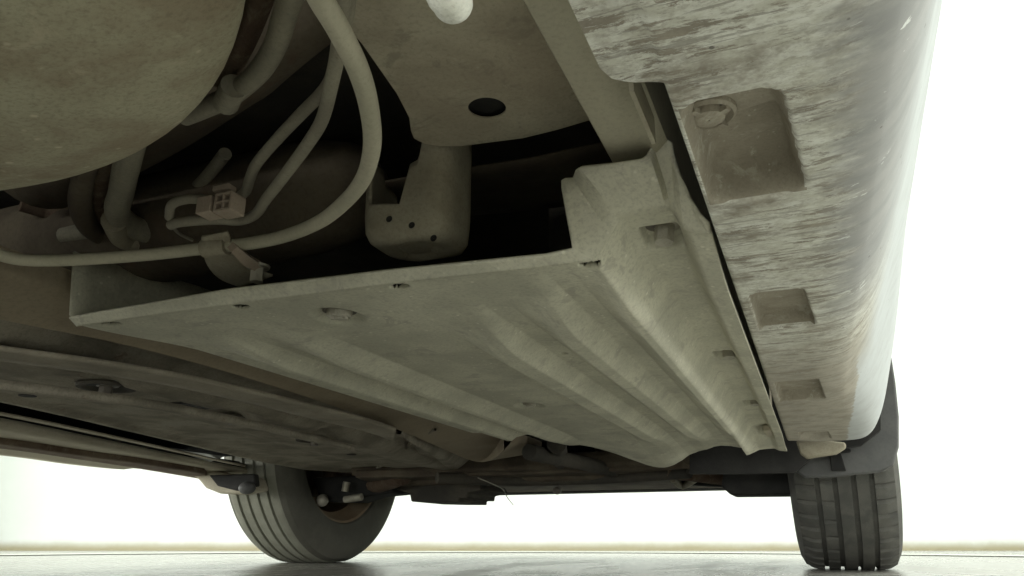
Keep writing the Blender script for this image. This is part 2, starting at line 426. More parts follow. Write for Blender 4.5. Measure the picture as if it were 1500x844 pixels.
def yfar(x): return np.interp(x, [-.515, -.45, -.41, -.385, -.33, -.27, -.20, -.16, -.10, -.036], [1.14, 1.17, 1.30, 1.32, 1.47, 1.50, 1.46, 1.40, 1.44, 1.50])
xs = np.concatenate([np.linspace(-.515, -.125, 390), np.linspace(-.1240, -.0398, 100)])
t = np.concatenate([np.linspace(0, .075, 56)[:-1], np.linspace(.075, 1, 330)])
nr, nc = len(t), len(xs)
Xg = np.tile(xs, (nr, 1)); y0 = .420 + .006 * sstep(-.25, -.12, Xg)
# the left edge of the tray swings outboard near its rear corner
T = t[:, None]; Yg = y0 + (yfar(Xg) - y0) * T
swing = -.028 * (1 - sstep(.42, .53, Yg)) * sstep(-.44, -.515, Xg)
Zg = trayz(Xg, Yg)
V = np.stack([Xg + swing, Yg, Zg], -1).reshape(-1, 3)
hole = np.zeros(Xg.shape, bool)
for hx, hy in tholes: hole |= np.hypot((Xg - hx) / .0060, (Yg - hy) / .0042) < 1
hf = hole.reshape(-1)
tray = mk('undertray', V.tolist(), [tuple(reversed(f)) for f in grid_faces(nr, nc) if not any(hf[i] for i in f)], M['tray'], car, solid=.0025, angle=60)
tray['label'] = 'ribbed olive grey plastic shield bolted under the floor'
# upturned lip along its rear edge, rising in a step round the bolt channel
lipb = [(103, 476), (337, 447), (580, 418), (800, 391), (868, 383), (878, 366), (888, 335), (899, 309), (940, 307), (983, 304), (995, 296), (1003, 286)]
lipt = [(103, 463), (337, 422), (580, 393), (800, 371), (838, 363), (822, 268), (845, 262), (850, 243), (900, 238), (946, 230), (955, 214), (988, 206)]
def dens(P, n=8):
    out = []
    for i in range(len(P) - 1):
        for k in range(n): out.append(tuple(P[i][j] + (P[i + 1][j] - P[i][j]) * k / n for j in range(len(P[0]))))
    out.append(P[-1]); return out
step_t = [(838, 363), (836, 352), (829, 315), (822, 275), (823, 266), (829, 262), (842, 260), (847, 246), (853, 243), (900, 238), (940, 232), (947, 227), (953, 213), (962, 206), (976, 203), (986, 209), (987, 224), (994, 246), (1003, 268), (1013, 290), (1026, 312), (1040, 326)]
step_b = [(868, 383), (870, 382), (874, 378), (877, 370), (880, 360), (883, 350), (886, 338), (893, 318), (899, 309), (925, 307.5), (962, 305), (975, 304.5), (983, 303), (987, 306), (992, 312), (997, 318), (1003, 324), (1009, 328), (1018, 330), (1028, 331), (1040, 331.5), (1051, 332)]
lt = dens([(103, 463), (337, 422), (580, 393), (800, 371), (838, 363)], 12) + step_t[1:]
lb = dens([(103, 476), (337, 447), (580, 418), (800, 391), (868, 383)], 12) + step_b[1:]
def strip(A, B, n=4):
    V = []
    for a, b in zip(A, B):
        for k in range(n + 1): V.append(np.array(a) + (np.array(b) - np.array(a)) * k / n)
    return V, grid_faces(len(A), n + 1)
ROW0 = np.stack([Xg[0] + swing[0], Yg[0], Zg[0]], -1)
LB = []; LT = []
for (ta, tb), (ba, bb) in zip(lt, lb):
    q_ = AY(ba, bb, .424); k = int(np.argmin(((ROW0 - q_) ** 2).sum(1))); e_ = ROW0[k]
    LB.append(tuple(e_)); off = .009 + .026 * float(sstep(843, 849, ta)) - .014 * float(sstep(947, 953, ta)) - .010 * float(sstep(990, 1012, ta))
    LT.append(tuple(AY(ta, tb, float(e_[1]) - off)))
mk('rear_lip', *strip(LB, LT, 5), M['tray'], tray, solid=.0022, angle=22)
# left side wall
ys_ = np.linspace(.412, 1.13, 40)
A = []; B = []
for y in ys_:
    x = -.515 - .030 * (1 - float(sstep(.42, .53, y)))
    A.append((x, y, ZT + .006)); B.append((x - .010, y, ZT + .062))
mk('side_wall', *strip(A, B, 3), M['tray'], tray, solid=.0025)
for i, (x, y) in enumerate(kbolts):
    put('recess_shade', recess_shade_me, (x, y + .006, float(trayz(np.array(x), np.array(y))) - .0003), tray)
    put('washer', washer_me, (x + .001, y + .002, float(trayz(np.array(x), np.array(y))) - .0004), tray)
    put('bolt', bolt_me, (x + .002, y + .002, float(trayz(np.array(x), np.array(y))) - .0002), tray, rz=.3 * i, tilt=(R(-8), R(4)))
for i, (x, y) in enumerate(tclips):
    put('clip', clip_me, (x, y, float(trayz(np.array(x), np.array(y))) - .0042), tray, rz=.5 + i, s=(1.2, 1.0)[i], tilt=(R(10), 0))
    put('clip_seat', seat_me, (x, y, float(trayz(np.array(x), np.array(y))) - .0015), tray, s=(1.25, 1.05)[i])
# small mounting tab at the far right corner
p = AZ(1128, 640, ZT)
mk('mounting_tab', *box((p[0], p[1] - .02, ZT + .006), (.012, .10, .010)), M['strip'], tray, bevel=.002)

# ---- sill -------------------------------------------------------------------
SEC = [(-.036, .166), (-.034, .165), (-.030, .1648), (0, .165), (.020, .1655), (.034, .1675), (.044, .171), (.0515, .177), (.0585, .186), (.0665, .201), (.075, .222),
       (.0825, .243), (.0895, .262), (.097, .282), (.104, .303), (.110, .330), (.116, .362), (.127, .44), (.150, .60), (.162, .72), (.166, .80)]
END = [(-.036, .166), (-.034, .1645), (-.030, .164), (0, .164), (.020, .164), (.045, .164), (.065, .164), (.080, .165), (.092, .167), (.102, .173), (.112, .187),
       (.120, .205), (.126, .225), (.131, .247), (.137, .274), (.141, .31), (.144, .345), (.150, .44), (.165, .60), (.175, .72), (.178, .80)]
def section(y):
    b = .104 + (y - .43) * .036
    k = (b - .05) / .054
    if y > 1.45: k = (b - .05) / .054
    out = []
    m = float(sstep(.85, 1.42, y))
    for (x, z), (ex, ez) in zip(SEC, END):
        X = x if x < .05 else .05 + (x - .05) * k
        if x > .12: X = min(X, x + .03)
        out.append((X + (ex - X) * m, z + (ez - z) * m + CAMZ))
    return out
def smooth2(sec, n=8):
    return [(v.x, v.y) for v in catmull([(x, z, 0) for x, z in sec], n)]
def arclen(P):
    d = [0]
    for i in range(1, len(P)): d.append(d[-1] + math.hypot(P[i][0] - P[i - 1][0], P[i][1] - P[i - 1][1]))
    return np.array(d)
POCK = [(-.0348, .007, .268, .372, .020), (-.029, .0095, .535, .640, .016), (-.0300, .018, .875, 1.010, .014), (-.016, .030, 1.315, 1.40, .010)]
def pocketdepth(x, y):
    dz = np.zeros_like(x)
    for i, (x0, x1, ya, yb, dep) in enumerate(POCK):
        x1s = x1 + (y - ya) / (yb - ya) * .008
        r = .012 if i == 0 else .006
        # rounded rectangle distance
        cxm, hx = (x0 + x1s) / 2, (x1s - x0) / 2; cym, hy = (ya + yb) / 2, (yb - ya) / 2
        qx = np.abs(x - cxm) - hx + r; qy = np.abs(y - cym) - hy + r
        d = np.hypot(np.maximum(qx, 0), np.maximum(qy, 0)) + np.minimum(np.maximum(qx, qy), 0) - r
        wdt = .0075 if i == 0 else .005
        dz += dep * sstep(0, -wdt, d)
        if i == 0:   # raised seat round the plug, lower shelf in front of it
            s = (1 - sstep(.300, .312, y + x * .25))
            dz -= .007 * sstep(0, -wdt, d) * s
    return dz
def sill_left(y): 
    # inboard edge: wider flange up to y=.25, then a rounded notch
    return np.interp(y, [.0, .235, .243, .248, .252], [-.0565, -.0565, -.054, -.048, -.036])
uvals = np.linspace(0, 1, 70)
yv = np.concatenate([np.linspace(-.62, .14, 20)[:-1], np.linspace(.14, .72, 300)[:-1], np.linspace(.72, 1.43, 200)])
P0 = section(0.4); A0 = arclen(P0)
flat_end = .052
xf = np.linspace(-.036, .046, 84)
rows = []
for y in yv:
    sec = section(float(y)); sx = np.array([p[0] for p in sec]); sz = np.array([p[1] for p in sec])
    # flat part sampled evenly in x, curved part by arc
    xl = float(sill_left(y)); xx = xl + (xf + .036) / (.082) * (.046 - xl)
    D_ = smooth2(sec); dx_ = np.array([q[0] for q in D_]); dz_ = np.array([q[1] for q in D_])
    for _ in range(6):
        dx_[1:-1] = .25 * dx_[:-2] + .5 * dx_[1:-1] + .25 * dx_[2:]; dz_[1:-1] = .25 * dz_[:-2] + .5 * dz_[1:-1] + .25 * dz_[2:]
    nf = int(np.argmax(dx_ > .0465)); zz = np.interp(xx, dx_[:nf + 2], dz_[:nf + 2])
    zz = zz + pocketdepth(xx, np.full_like(xx, y))
    i0 = 7
    sd = list(zip(dx_[nf:], dz_[nf:])); zs0 = float(np.interp(.046, dx_[:nf + 2], dz_[:nf + 2]))
    A = arclen([(.046, zs0)] + sd)
    tt = A[-1] * np.linspace(0, 1, 81)[1:] ** 1.5
    cxs = np.interp(tt, A, [.046] + [p[0] for p in sd]); czs = np.interp(tt, A, [zs0] + [p[1] for p in sd])
    for _ in range(5):
        cxs[1:-1] = .25 * cxs[:-2] + .5 * cxs[1:-1] + .25 * cxs[2:]; czs[1:-1] = .25 * czs[:-2] + .5 * czs[1:-1] + .25 * czs[2:]
    rx = np.concatenate([[xl - .0005], xx, cxs]); rz = np.concatenate([[zz[0] + .045], zz, czs])
    yy = np.full_like(rx, y)
    # front end of the sill is cut at a slant and rounded at the corner
    if y > 1.30:
        f = (y - 1.30) / .13
        yy = yy - f * .03 * sstep(.08, .13, rx) + f * .03 * sstep(-.036, .02, rx)
    rows.append(np.stack([rx, yy, rz], -1))
SV = np.concatenate(rows); ncS = rows[0].shape[0]
sill = mk('sill', SV.tolist(), [tuple(reversed(f)) for f in grid_faces(len(yv), ncS)], M['sill'], car, angle=75)
sill['label'] = 'white sill with scraped pale underside and dusty pockets'
sill.data.materials.append(M['pocket'])
cidx = []
nfc = ncS - 1
for i in range(len(yv) - 1):
    ymid = yv[i]
    for j in range(nfc):
        if 1 <= j < 85:
            c = rows[i][j]
            if any(x0 + .0006 < c[0] < x1 + (c[1] - ya) / (yb - ya) * .008 - .0022 and ya + .0022 < c[1] < yb - .0022 for x0, x1, ya, yb, dd in POCK): cidx.append(i * nfc + j)
mi = np.zeros(len(sill.data.polygons), dtype=np.int32); mi[cidx] = 1
sill.data.polygons.foreach_set('material_index', mi)
p = AZ(1038, 167, ZT + .011)
put('plug', plug_me, (p[0], p[1], ZT + .0120), sill, rz=.2, s=1.25)
# end cap of the sill and its torn front tab
endrow = rows[-1]
V = [tuple(v) for v in endrow] + [(endrow[-1][0] - .05, 1.40, endrow[-1][2]), (-.036, 1.44, .62)]
mk('sill_end', V, [tuple(range(len(V)))], M['black'], sill, smooth=False)
# long dark crack in the paint
cr = [AX(a, b, x) for a, b, x in ((1277, 405, .0622), (1280, 425, .0625), (1281, 440, .0627), (1284, 470, .063), (1283, 488, .063))]
# thin inner flange strip seen in the gap beside the wide part of the sill
a1, a2 = AZ(925, 133, .262), AZ(958, 212, .262)
mk('inner_flange', *box(((a1[0] + a2[0]) / 2, (a1[1] + a2[1]) / 2, .27), (.0022, .052, .016)), M['rail'], car)

# ---- rail, plate, floor pan -------------------------------------------------
def extr_y(prof, y0, y1, n=2, dx=0):
    V = []
    for k in range(n):
        y = y0 + (y1 - y0) * k / (n - 1)
        for x, z in prof: V.append((x + dx * k / (n - 1), y, z))
    return V, grid_faces(n, len(prof))
rail = mk('frame_rail', *extr_y([(-.112, .345), (-.1105, .336), (-.096, .300), (-.092, .291), (-.088, .290), (-.066, .290), (-.060, .294), (-.058, .34), (-.058, .40)], -.5, 1.5, 40), M['rail'], car, solid=.002)
# floor plate with round drain hole
PL = [(-.203, .10), (-.207, .30), (-.2135, .350), (-.220, .378), (-.227, .393), (-.230, .403), (-.227, .412), (-.219, .419), (-.205, .4245), (-.180, .4275), (-.16, .430), (-.135, .428), (-.1105, .424), (-.1105, .10)]
hc, hr = (-.168, .386), .0122
bm = bmesh.new()
outer = [bm.verts.new((x, y, .33)) for x, y in PL]; inn = [bm.verts.new((hc[0] + hr * math.cos(k * math.pi / 16), hc[1] + hr * math.sin(k * math.pi / 16), .33)) for k in range(32)]
ed = [bm.edges.new((outer[i], outer[(i + 1) % len(outer)])) for i in range(len(outer))] + [bm.edges.new((inn[i], inn[(i + 1) % 32])) for i in range(32)]
bmesh.ops.triangle_fill(bm, edges=ed, use_beauty=True)
bm.verts.index_update()
V = [v.co.copy() for v in bm.verts]; F = [tuple(v.index for v in f.verts) for f in bm.faces]; bm.free()
n0 = len(V); no = len(PL)
V += [Vector((v.x + (.012 if i < 3 or i == 0 else 0), v.y + (.02 if 4 <= i <= 12 else 0), .37)) for i, v in enumerate(V[:no])]   # upturned rim
F += [(i, (i + 1) % no, n0 + (i + 1) % no, n0 + i) for i in range(no - 2)]
mk('hole_shade', *box((-.163, .2655, .3365), (.096, .312, .003)), M['black'], car)  # added black sheet that makes the drain hole look dark inside
V += [Vector((v.x, v.y, .3312)) for v in V[no:no + 32]]
F += [(no + (i + 1) % 32, no + i, n0 + no + i, n0 + no + (i + 1) % 32) for i in range(32)]
mk('floor_plate', V, F, M['plate'], car, angle=50)
mk('slit_blocker', *box((-1.22, .95, .287), (.56, 1.42, .01)), M['black'], car)  # black sheet added to shut off the bright slit beside the cover
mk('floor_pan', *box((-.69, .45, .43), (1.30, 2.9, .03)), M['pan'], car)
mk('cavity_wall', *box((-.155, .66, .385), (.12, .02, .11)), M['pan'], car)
# stepped cross panel behind the plate
mk('cross_panel', *strip([(-.30, .46, .335), (-.25, .47, .34), (-.17, .475, .34), (-.09, .47, .34)], [(-.30, .60, .365), (-.25, .62, .37), (-.17, .63, .37), (-.09, .62, .37)], 6), M['beam'], car, solid=-.002)

# ---- rear crossmember (rounded beam) ---------------------------------------
def beam(P, rads, n=12, seg=28, sq=1.0): return tube(P, rads, n, seg)
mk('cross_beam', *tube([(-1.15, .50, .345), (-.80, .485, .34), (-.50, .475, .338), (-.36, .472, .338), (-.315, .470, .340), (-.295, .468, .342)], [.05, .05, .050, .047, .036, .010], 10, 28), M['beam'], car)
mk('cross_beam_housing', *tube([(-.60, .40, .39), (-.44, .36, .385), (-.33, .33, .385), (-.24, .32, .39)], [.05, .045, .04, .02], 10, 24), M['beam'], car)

# ---- muffler ---------------------------------------------------------------
def ellips(c, r, nu=48, nv=32, p=1.0):
    V = []
    for i in range(nv + 1):
        a = -math.pi / 2 + math.pi * i / nv
        for k in range(nu):
            t_ = 2 * math.pi * k / nu
            V.append((c[0] + r[0] * math.cos(a) * math.cos(t_), c[1] + r[1] * math.cos(a) * math.sin(t_), c[2] + r[2] * math.sin(a)))
    return V, grid_faces(nv + 1, nu, True)
muf = mk('muffler', *ellips((-.395, -.012, .283), (.284, .296, .060), 96, 48), M['muffler'], car)
muf['label'] = 'rounded dusty tank hanging lowest at the rear'
p = AZ(-20, 285, .235)
mk('end_seam', *ellips((-.475, .170, .258), (.085, .045, .022), 48, 20), M['muffler'], muf)

# ---- cables and pipes -------------------------------------------------------
def run(pts, z, rad, name, mat, parent=car, n=10, **k):
    zz = z if hasattr(z, '__len__') else [z] * len(pts)
    P = [AZ(a, b, c) for (a, b), c in zip(pts, zz)]
    return mk(name, *tube(P, rad, n, 16), mat, parent, **k)
fat = run([(455, -60), (466, -10), (497, 45), (526, 105), (541, 160), (545, 215), (532, 262), (505, 296), (468, 325), (420, 345), (370, 356), (300, 364), (220, 373), (140, 379), (70, 382), (20, 379), (-20, 365), (-60, 340)],
          [.245, .245, .248, .25, .253, .256, .26, .262, .265, .268, .27, .27, .268, .262, .255, .25, .247, .245], [.0046] * 12 + [.0045, .0044, .0042, .0041, .0040, .0040], 'brake_cable', M['cable'])
fat['label'] = 'thickest pale cable curving down and left across the dark opening'
run([(503, -40), (500, 20), (495, 75), (485, 125), (472, 175), (450, 212), (418, 256), (390, 292), (374, 314), (352, 323), (322, 322), (290, 323), (262, 326), (250, 330)], .285, .0037, 'brake_pipe', M['pipe'])
run([(512, -40), (508, 20), (492, 90), (478, 128), (440, 168), (405, 205), (376, 240), (366, 262), (360, 280), (346, 292)], .30, .0036, 'brake_pipe', M['pipe'])
run([(440, -40), (418, 20), (405, 62), (385, 98), (362, 122), (335, 142), (300, 158), (270, 170)], .30, [.0058] * 8, 'rear_hose', M['hose'])
run([(395, -40), (378, 10), (362, 50), (345, 85), (325, 118)], .315, [.0062] * 5, 'rear_hose', M['rust'])
h = run([(343, 126), (336, 140), (331, 152)], .298, [.0070] * 3, 'hose_collar', M['hose'])
# elbow hoses in the dark under the muffler
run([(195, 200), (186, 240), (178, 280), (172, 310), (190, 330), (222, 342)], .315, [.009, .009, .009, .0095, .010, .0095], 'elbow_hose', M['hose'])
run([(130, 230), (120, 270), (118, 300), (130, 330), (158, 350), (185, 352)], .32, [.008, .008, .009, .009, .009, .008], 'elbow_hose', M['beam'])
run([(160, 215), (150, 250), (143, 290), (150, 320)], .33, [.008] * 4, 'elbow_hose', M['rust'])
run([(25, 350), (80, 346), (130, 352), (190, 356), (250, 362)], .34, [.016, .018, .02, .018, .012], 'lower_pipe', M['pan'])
run([(248, 318), (252, 300), (275, 292), (305, 293)], .29, .0033, 'brake_pipe', M['pipe'])
run([(250, 328), (262, 342), (282, 352)], .285, .0012, 'clip_wire', M['pipe'])
run([(30, 300), (80, 312), (120, 300), (150, 262)], .35, .006, 'wiring', M['rust'])
run([(205, 345), (232, 330), (262, 300), (300, 262), (330, 225)], .345, .005, 'wiring', M['hose'])
run([(92, 345), (150, 338), (205, 345), (240, 352)], .325, [.007, .010, .010, .006], 'hose_end', M['hose'])
run([(168, 322), (182, 345), (205, 352)], .312, [.0105, .0115, .0105], 'hose_collar', M['bracket'])
mk('stay_plate', *prism([tuple(AZ(a, b, .335)) for a, b in ((205, 352), (262, 352), (292, 330), (276, 300), (240, 312))], .004), M['beam'], car, bevel=.001)
# plastic pipe clip with four windows
p = AZ(324, 302, .279)
clipo = mk('pipe_clip', *join(box((p[0] - .009, p[1], p[2]), (.012, .014, .012)), *[box((p[0] + dx, p[1] + .001, p[2] + dz), sz) for dx, dz, sz in
     ((0.0, 0, (.0022, .014, .012)), (.0065, 0, (.0020, .014, .012)), (.0125, 0, (.0022, .014, .012)), (.0062, .0058, (.0145, .014, .002)), (.0062, 0, (.0145, .014, .0018)), (.0062, -.0058, (.0145, .014, .002)))],
     box((p[0] - .002, p[1] + .003, p[2] + .014), (.014, .008, .004))), M['clip'], car, bevel=.0008)
# bracket strapped round the fat cable
q = AZ(322, 360, .272)
T1 = [AZ(a, b, z) for a, b, z in ((296, 345, .276), (303, 382, .268), (322, 405, .264), (352, 418, .262))]
T2 = [AZ(a, b, z) for a, b, z in ((334, 338, .276), (348, 372, .268), (372, 392, .264), (400, 402, .262))]
hang = mk('cable_bracket', *strip([tuple(x) for x in catmull(T1, 6)], [tuple(x) for x in catmull(T2, 6)], 5), M['bracket'], car, solid=.002)
bd = [AZ(a, b, z) for a, b, z in ((304, 370, .262), (326, 363, .262), (346, 360, .263))]
mk('cable_band', *tube([AZ(299, 364, .270), AZ(333, 360, .270)], .0068, 3, 18, smooth_path=True), M['bracket'], hang)
ar = [AZ(340, 362, .264), AZ(360, 380, .262), AZ(382, 392, .262)]
mk('bracket_arm', *tube(ar, [.004, .0055, .0045], 5, 4), M['clip'], hang)
put('bolt', bolt_me, AZ(378, 391, .262), hang, s=.8)
run([(225, 405), (236, 418), (252, 428), (268, 436)], .30, [.0035, .005, .0045, .003], 'brake_pipe', M['rust'])

# ---- cup bracket (U-shaped hanger) -----------------------------------------
def cup():
    n = 200; V = []; zl = [0, .004, .012, 1.0]
    cxc, cyc, hx, hy = -.2475, .445, .0320, .024
    base = .2685
    ring_ = []
    for k in range(n):
        a = 2 * math.pi * k / n
        ca, sa = math.cos(a), math.sin(a)
        e = .45
        ring_.append((math.copysign(abs(ca) ** e, ca), math.copysign(abs(sa) ** e, sa)))
    def top(x, y):
        if y > .1: return float(np.interp(x, [-1, -.92, -.85, .75, .85, 1], [.325, .32, .280, .280, .345, .352]))
        # opening towards the rear, low between the thin left post and the thick right wall
        return float(np.interp(x, [-1, -.86, -.78, .05, .13, .17, .42, .46, .6, 1], [.335, .331, .2945, .2895, .300, .319, .322, .333, .345, .352]))
    lev = 9
    V.append((cxc, cyc, base - .002))
    for s in (.35, .7, .9):
        for x, y in ring_: V.append((cxc + x * hx * s, cyc + y * hy * s, base - .002 + .003 * s ** 4 + .006 * (x * s < -.3) * (-x * s - .3)))
    for l in range(lev + 1):
        f = l / lev
        for x, y in ring_:
            z0 = base + .004 + .006 * max(0, -x - .3); z1 = top(x, y)
            g = .965 + .035 * min(1, f * 5)
            V.append((cxc + x * hx * g, cyc + y * hy * g, z0 + (z1 - z0) * f))
    F = [(0, 1 + (k + 1) % n, 1 + k) for k in range(n)]
    F += [tuple(reversed(tuple(1 + i for i in f))) for f in grid_faces(3 + lev + 1, n, True)]
    return V, F
cupo = mk('hanger_bracket', *cup(), M['bracket'], car, solid=.0035, angle=70)
for a, b in ((570, 321), (603, 330), (635, 349)):
    pp = AY(a, b, .4165)
    me = lathe([(0, .0001), (-.0004, .0022), (0, .0024)], tuple(pp), 'y', 20)
    V, F = me; c0 = pp
    mk('drain_hole', V, F, M['black'], cupo)

# ---- pale nozzle near the top edge -----------------------------------------
P = [AZ(620, -70, .232), AZ(640, -35, .226), AZ(656, -8, .222), AZ(664, 6, .221)]
mk('tow_eye', *join(tube(P, [.0055, .006, .0066, .0060], 8, 24), ellips(tuple(AZ(663, 5, .221)), (.0062, .0060, .0060), 24, 16)), M['silver'], car)

# ---- long dusty tunnel rail left of the tray -------------------------------
edge = [(-60, 455), (0, 471), (120, 492), (250, 521), (400, 566), (500, 600), (560, 621), (640, 655), (692, 680), (718, 676), (738, 660)]
ez_ = [.243] * 7 + [.240, .234, .230, .228]
EP = [np.array((-.66, -.05, .243)), np.array((-.645, .15, .243))] + [AZ(a, b, z_) for (a, b), z_ in zip(edge, ez_)]
rowsT = []
N_ = len(EP)
for i, e in enumerate(EP):
    x0 = -.562 if i < 10 else (-.560, -.545, -.53)[i - 10]
    xe = e[0]; ye = e[1]
    r = []
    for s in np.linspace(0, 1, 15):
        a = s * math.pi
        x = (x0 + xe) / 2 - (xe - x0) / 2 * math.cos(a) * 1.0
        x = x0 + (xe - x0) * (1 - math.cos(a)) / 2
        z = e[2] + .025 - .025 * min(1, s / .86) ** .8 + (.05 if s == 1.0 else (.004 if s > .93 else 0)) + (.014 if s == 0 else 0)
        r.append((x, ye, z))
    rowsT.append(r)
V = [tuple(v) for r in rowsT for v in r]
tun = mk('tunnel_rail', V, grid_faces(N_, 15), M['tunnel'], car, angle=80)
m_ = tun.modifiers.new('s', 'SUBSURF'); m_.levels = 2; m_.render_levels = 2

# ---- centre cover (dark tongue) --------------------------------------------
cz = .236
far_ = [(-150, 575), (0, 602), (100, 623), (200, 645), (300, 667), (380, 684), (440, 694), (500, 698), (545, 694), (575, 680), (596, 664), (606, 655), (640, 640), (640, 640)]
FP = [np.array((-.84, .02, cz)), np.array((-.88, .25, cz))] + [AZ(a, b, cz) for a, b in far_]
rowsC = []
for i, e in enumerate(FP):
    xe, ye = float(e[0]), float(e[1]); x0 = float(np.interp(ye, [0, .4, 1.0, 1.5, 1.8], [-.64, -.605, -.645, -.70, -.74]))
    r = []
    for k in range(49):
        s = k / 48
        x = x0 + (xe - x0) * s
        y = ye - (ye * .06) * (1 - s) if i < 10 else ye * (1 - .06 * (1 - s))
        z = cz + .028 * (1 - float(sstep(.10, .22, s))) + .010 * float(sstep(.30, .34, s)) + .006 * float(sstep(.55, .62, s)) - .006 * float(sstep(.9, .95, s)) + .020 * float(sstep(.995, 1.0, s))
        for qx, qy in ((-.77, .864), (-.78, 1.089), (-.72, .58)):
            d = math.hypot(x - qx, (y - qy) * .8); z += .010 * (1 - float(sstep(.02, .05, d)))
        r.append((x, y, z))
    rowsC.append(r)
# resample along the length
RC = np.array(rowsC[:-1]); yy_ = RC[:, -1, 1]
tt_ = np.linspace(0, len(RC) - 1, 120); RR = []
for t_ in tt_:
    i = min(int(t_), len(RC) - 2); f = t_ - i; RR.append(RC[i] * (1 - f) + RC[i + 1] * f)
RR = np.array(RR)
for qx, qy in ((-.77, .864), (-.78, 1.089), (-.73, .62)):
    d = np.hypot(RR[..., 0] - qx, (RR[..., 1] - qy) * .8); RR[..., 2] += .012 * (1 - sstep(.015, .04, d))
cover = mk('centre_cover', RR.reshape(-1, 3).tolist(), grid_faces(120, 49), M['cover'], car, angle=70)
FR = RR.reshape(-1, 3)
def on_cover(px, py):
    q = AZ(px, py, cz + .006); return FR[int(np.argmin(((FR[:, :2] - q[:2]) ** 2).sum(1)))]
dish_me = shared('shade_dish', lathe([(.000, .034), (-.003, .033), (-.003, .027), (.004, .012), (.004, .0005)], (0, 0, 0), 'z', 32), M['pan'])  # dish coloured dark to give the recess round each bolt its shade
hole_me = shared('drain_hole', lathe([(0, .011), (-.0006, .0108), (-.0006, .0003)], (0, 0, 0), 'z', 24), M['black'])
for a_, b_ in ((152, 568), (342, 613), (468, 640)):
    q = on_cover(a_, b_)
    put('shade_dish', dish_me, (q[0], q[1], q[2] - .002), cover); put('bolt', dbolt_me, (q[0], q[1], q[2] - .001), cover)
for a_, b_ in ((136, 566), (40, 588), (520, 668)):
    q = on_cover(a_, b_); put('drain_hole', hole_me, (q[0], q[1], q[2] - .002), cover)
q = on_cover(286, 597)
mk('slot', *box((q[0], q[1], q[2] + .004), (.075, .050, .016)), M['black'], cover)
# ---- side rails, pale floor strip and far sill on the left ------------------
def band(name, up, dn, z, mat, parent=car, thick=.012, zdn=None):
    A = [AZ(a, b, z) for a, b in up]; B = [AZ(a, b, zdn or z) for a, b in dn]
    A = [tuple(x) for x in catmull(A, 6)]; B = [tuple(x) for x in catmull(B, 6)]
    return mk(name, *strip(A, B, 4), mat, parent, solid=-thick)
band('floor_seam', [(-200, 568), (0, 603), (150, 634), (300, 667), (350, 676)], [(-200, 600), (0, 630), (150, 655), (300, 686), (400, 700)], .262, M['black'])
band('seam_flange', [(-200, 569), (0, 603), (150, 634), (300, 668), (360, 681)], [(-200, 572), (0, 606), (150, 637), (300, 670), (360, 683)], .252, M['strip'], thick=.003)
band('pale_floor_strip', [(-200, 580), (0, 612), (150, 643), (250, 664), (350, 684), (450, 702)], [(-200, 618), (0, 643), (150, 667), (260, 685), (320, 694), (430, 705)], .25, M['strip'])
band('floor_seam', [(-200, 608), (0, 633), (120, 652), (220, 667), (300, 681)], [(-200, 620), (0, 642), (120, 660), (220, 677), (310, 694)], .247, M['rust'], thick=.02)
fs = band('far_sill', [(-200, 622), (0, 642), (130, 662), (230, 680), (300, 693)], [(-200, 642), (0, 658), (100, 672), (180, 681), (270, 689)], .242, M['strip'], zdn=.233)
band('sill_groove', [(-200, 630), (0, 648), (100, 662), (200, 677)], [(-200, 632.5), (0, 650.5), (100, 664.5), (200, 679)], .232, M['rust'], fs, thick=.002)

band('lengthwise_channel', [(-200, 482), (0, 512), (120, 528), (250, 549), (350, 570), (450, 594), (540, 617), (580, 630)], [(-200, 500), (0, 529), (120, 545), (250, 566), (350, 588), (450, 612), (540, 634), (575, 646)], .232, M['channel'], thick=-.004)
band('channel_lip', [(-200, 530), (0, 556), (130, 572), (260, 592), (400, 622), (520, 652)], [(-200, 534), (0, 559), (130, 575), (260, 595), (400, 625), (520, 655)], .231, M['cover'], thick=.01)
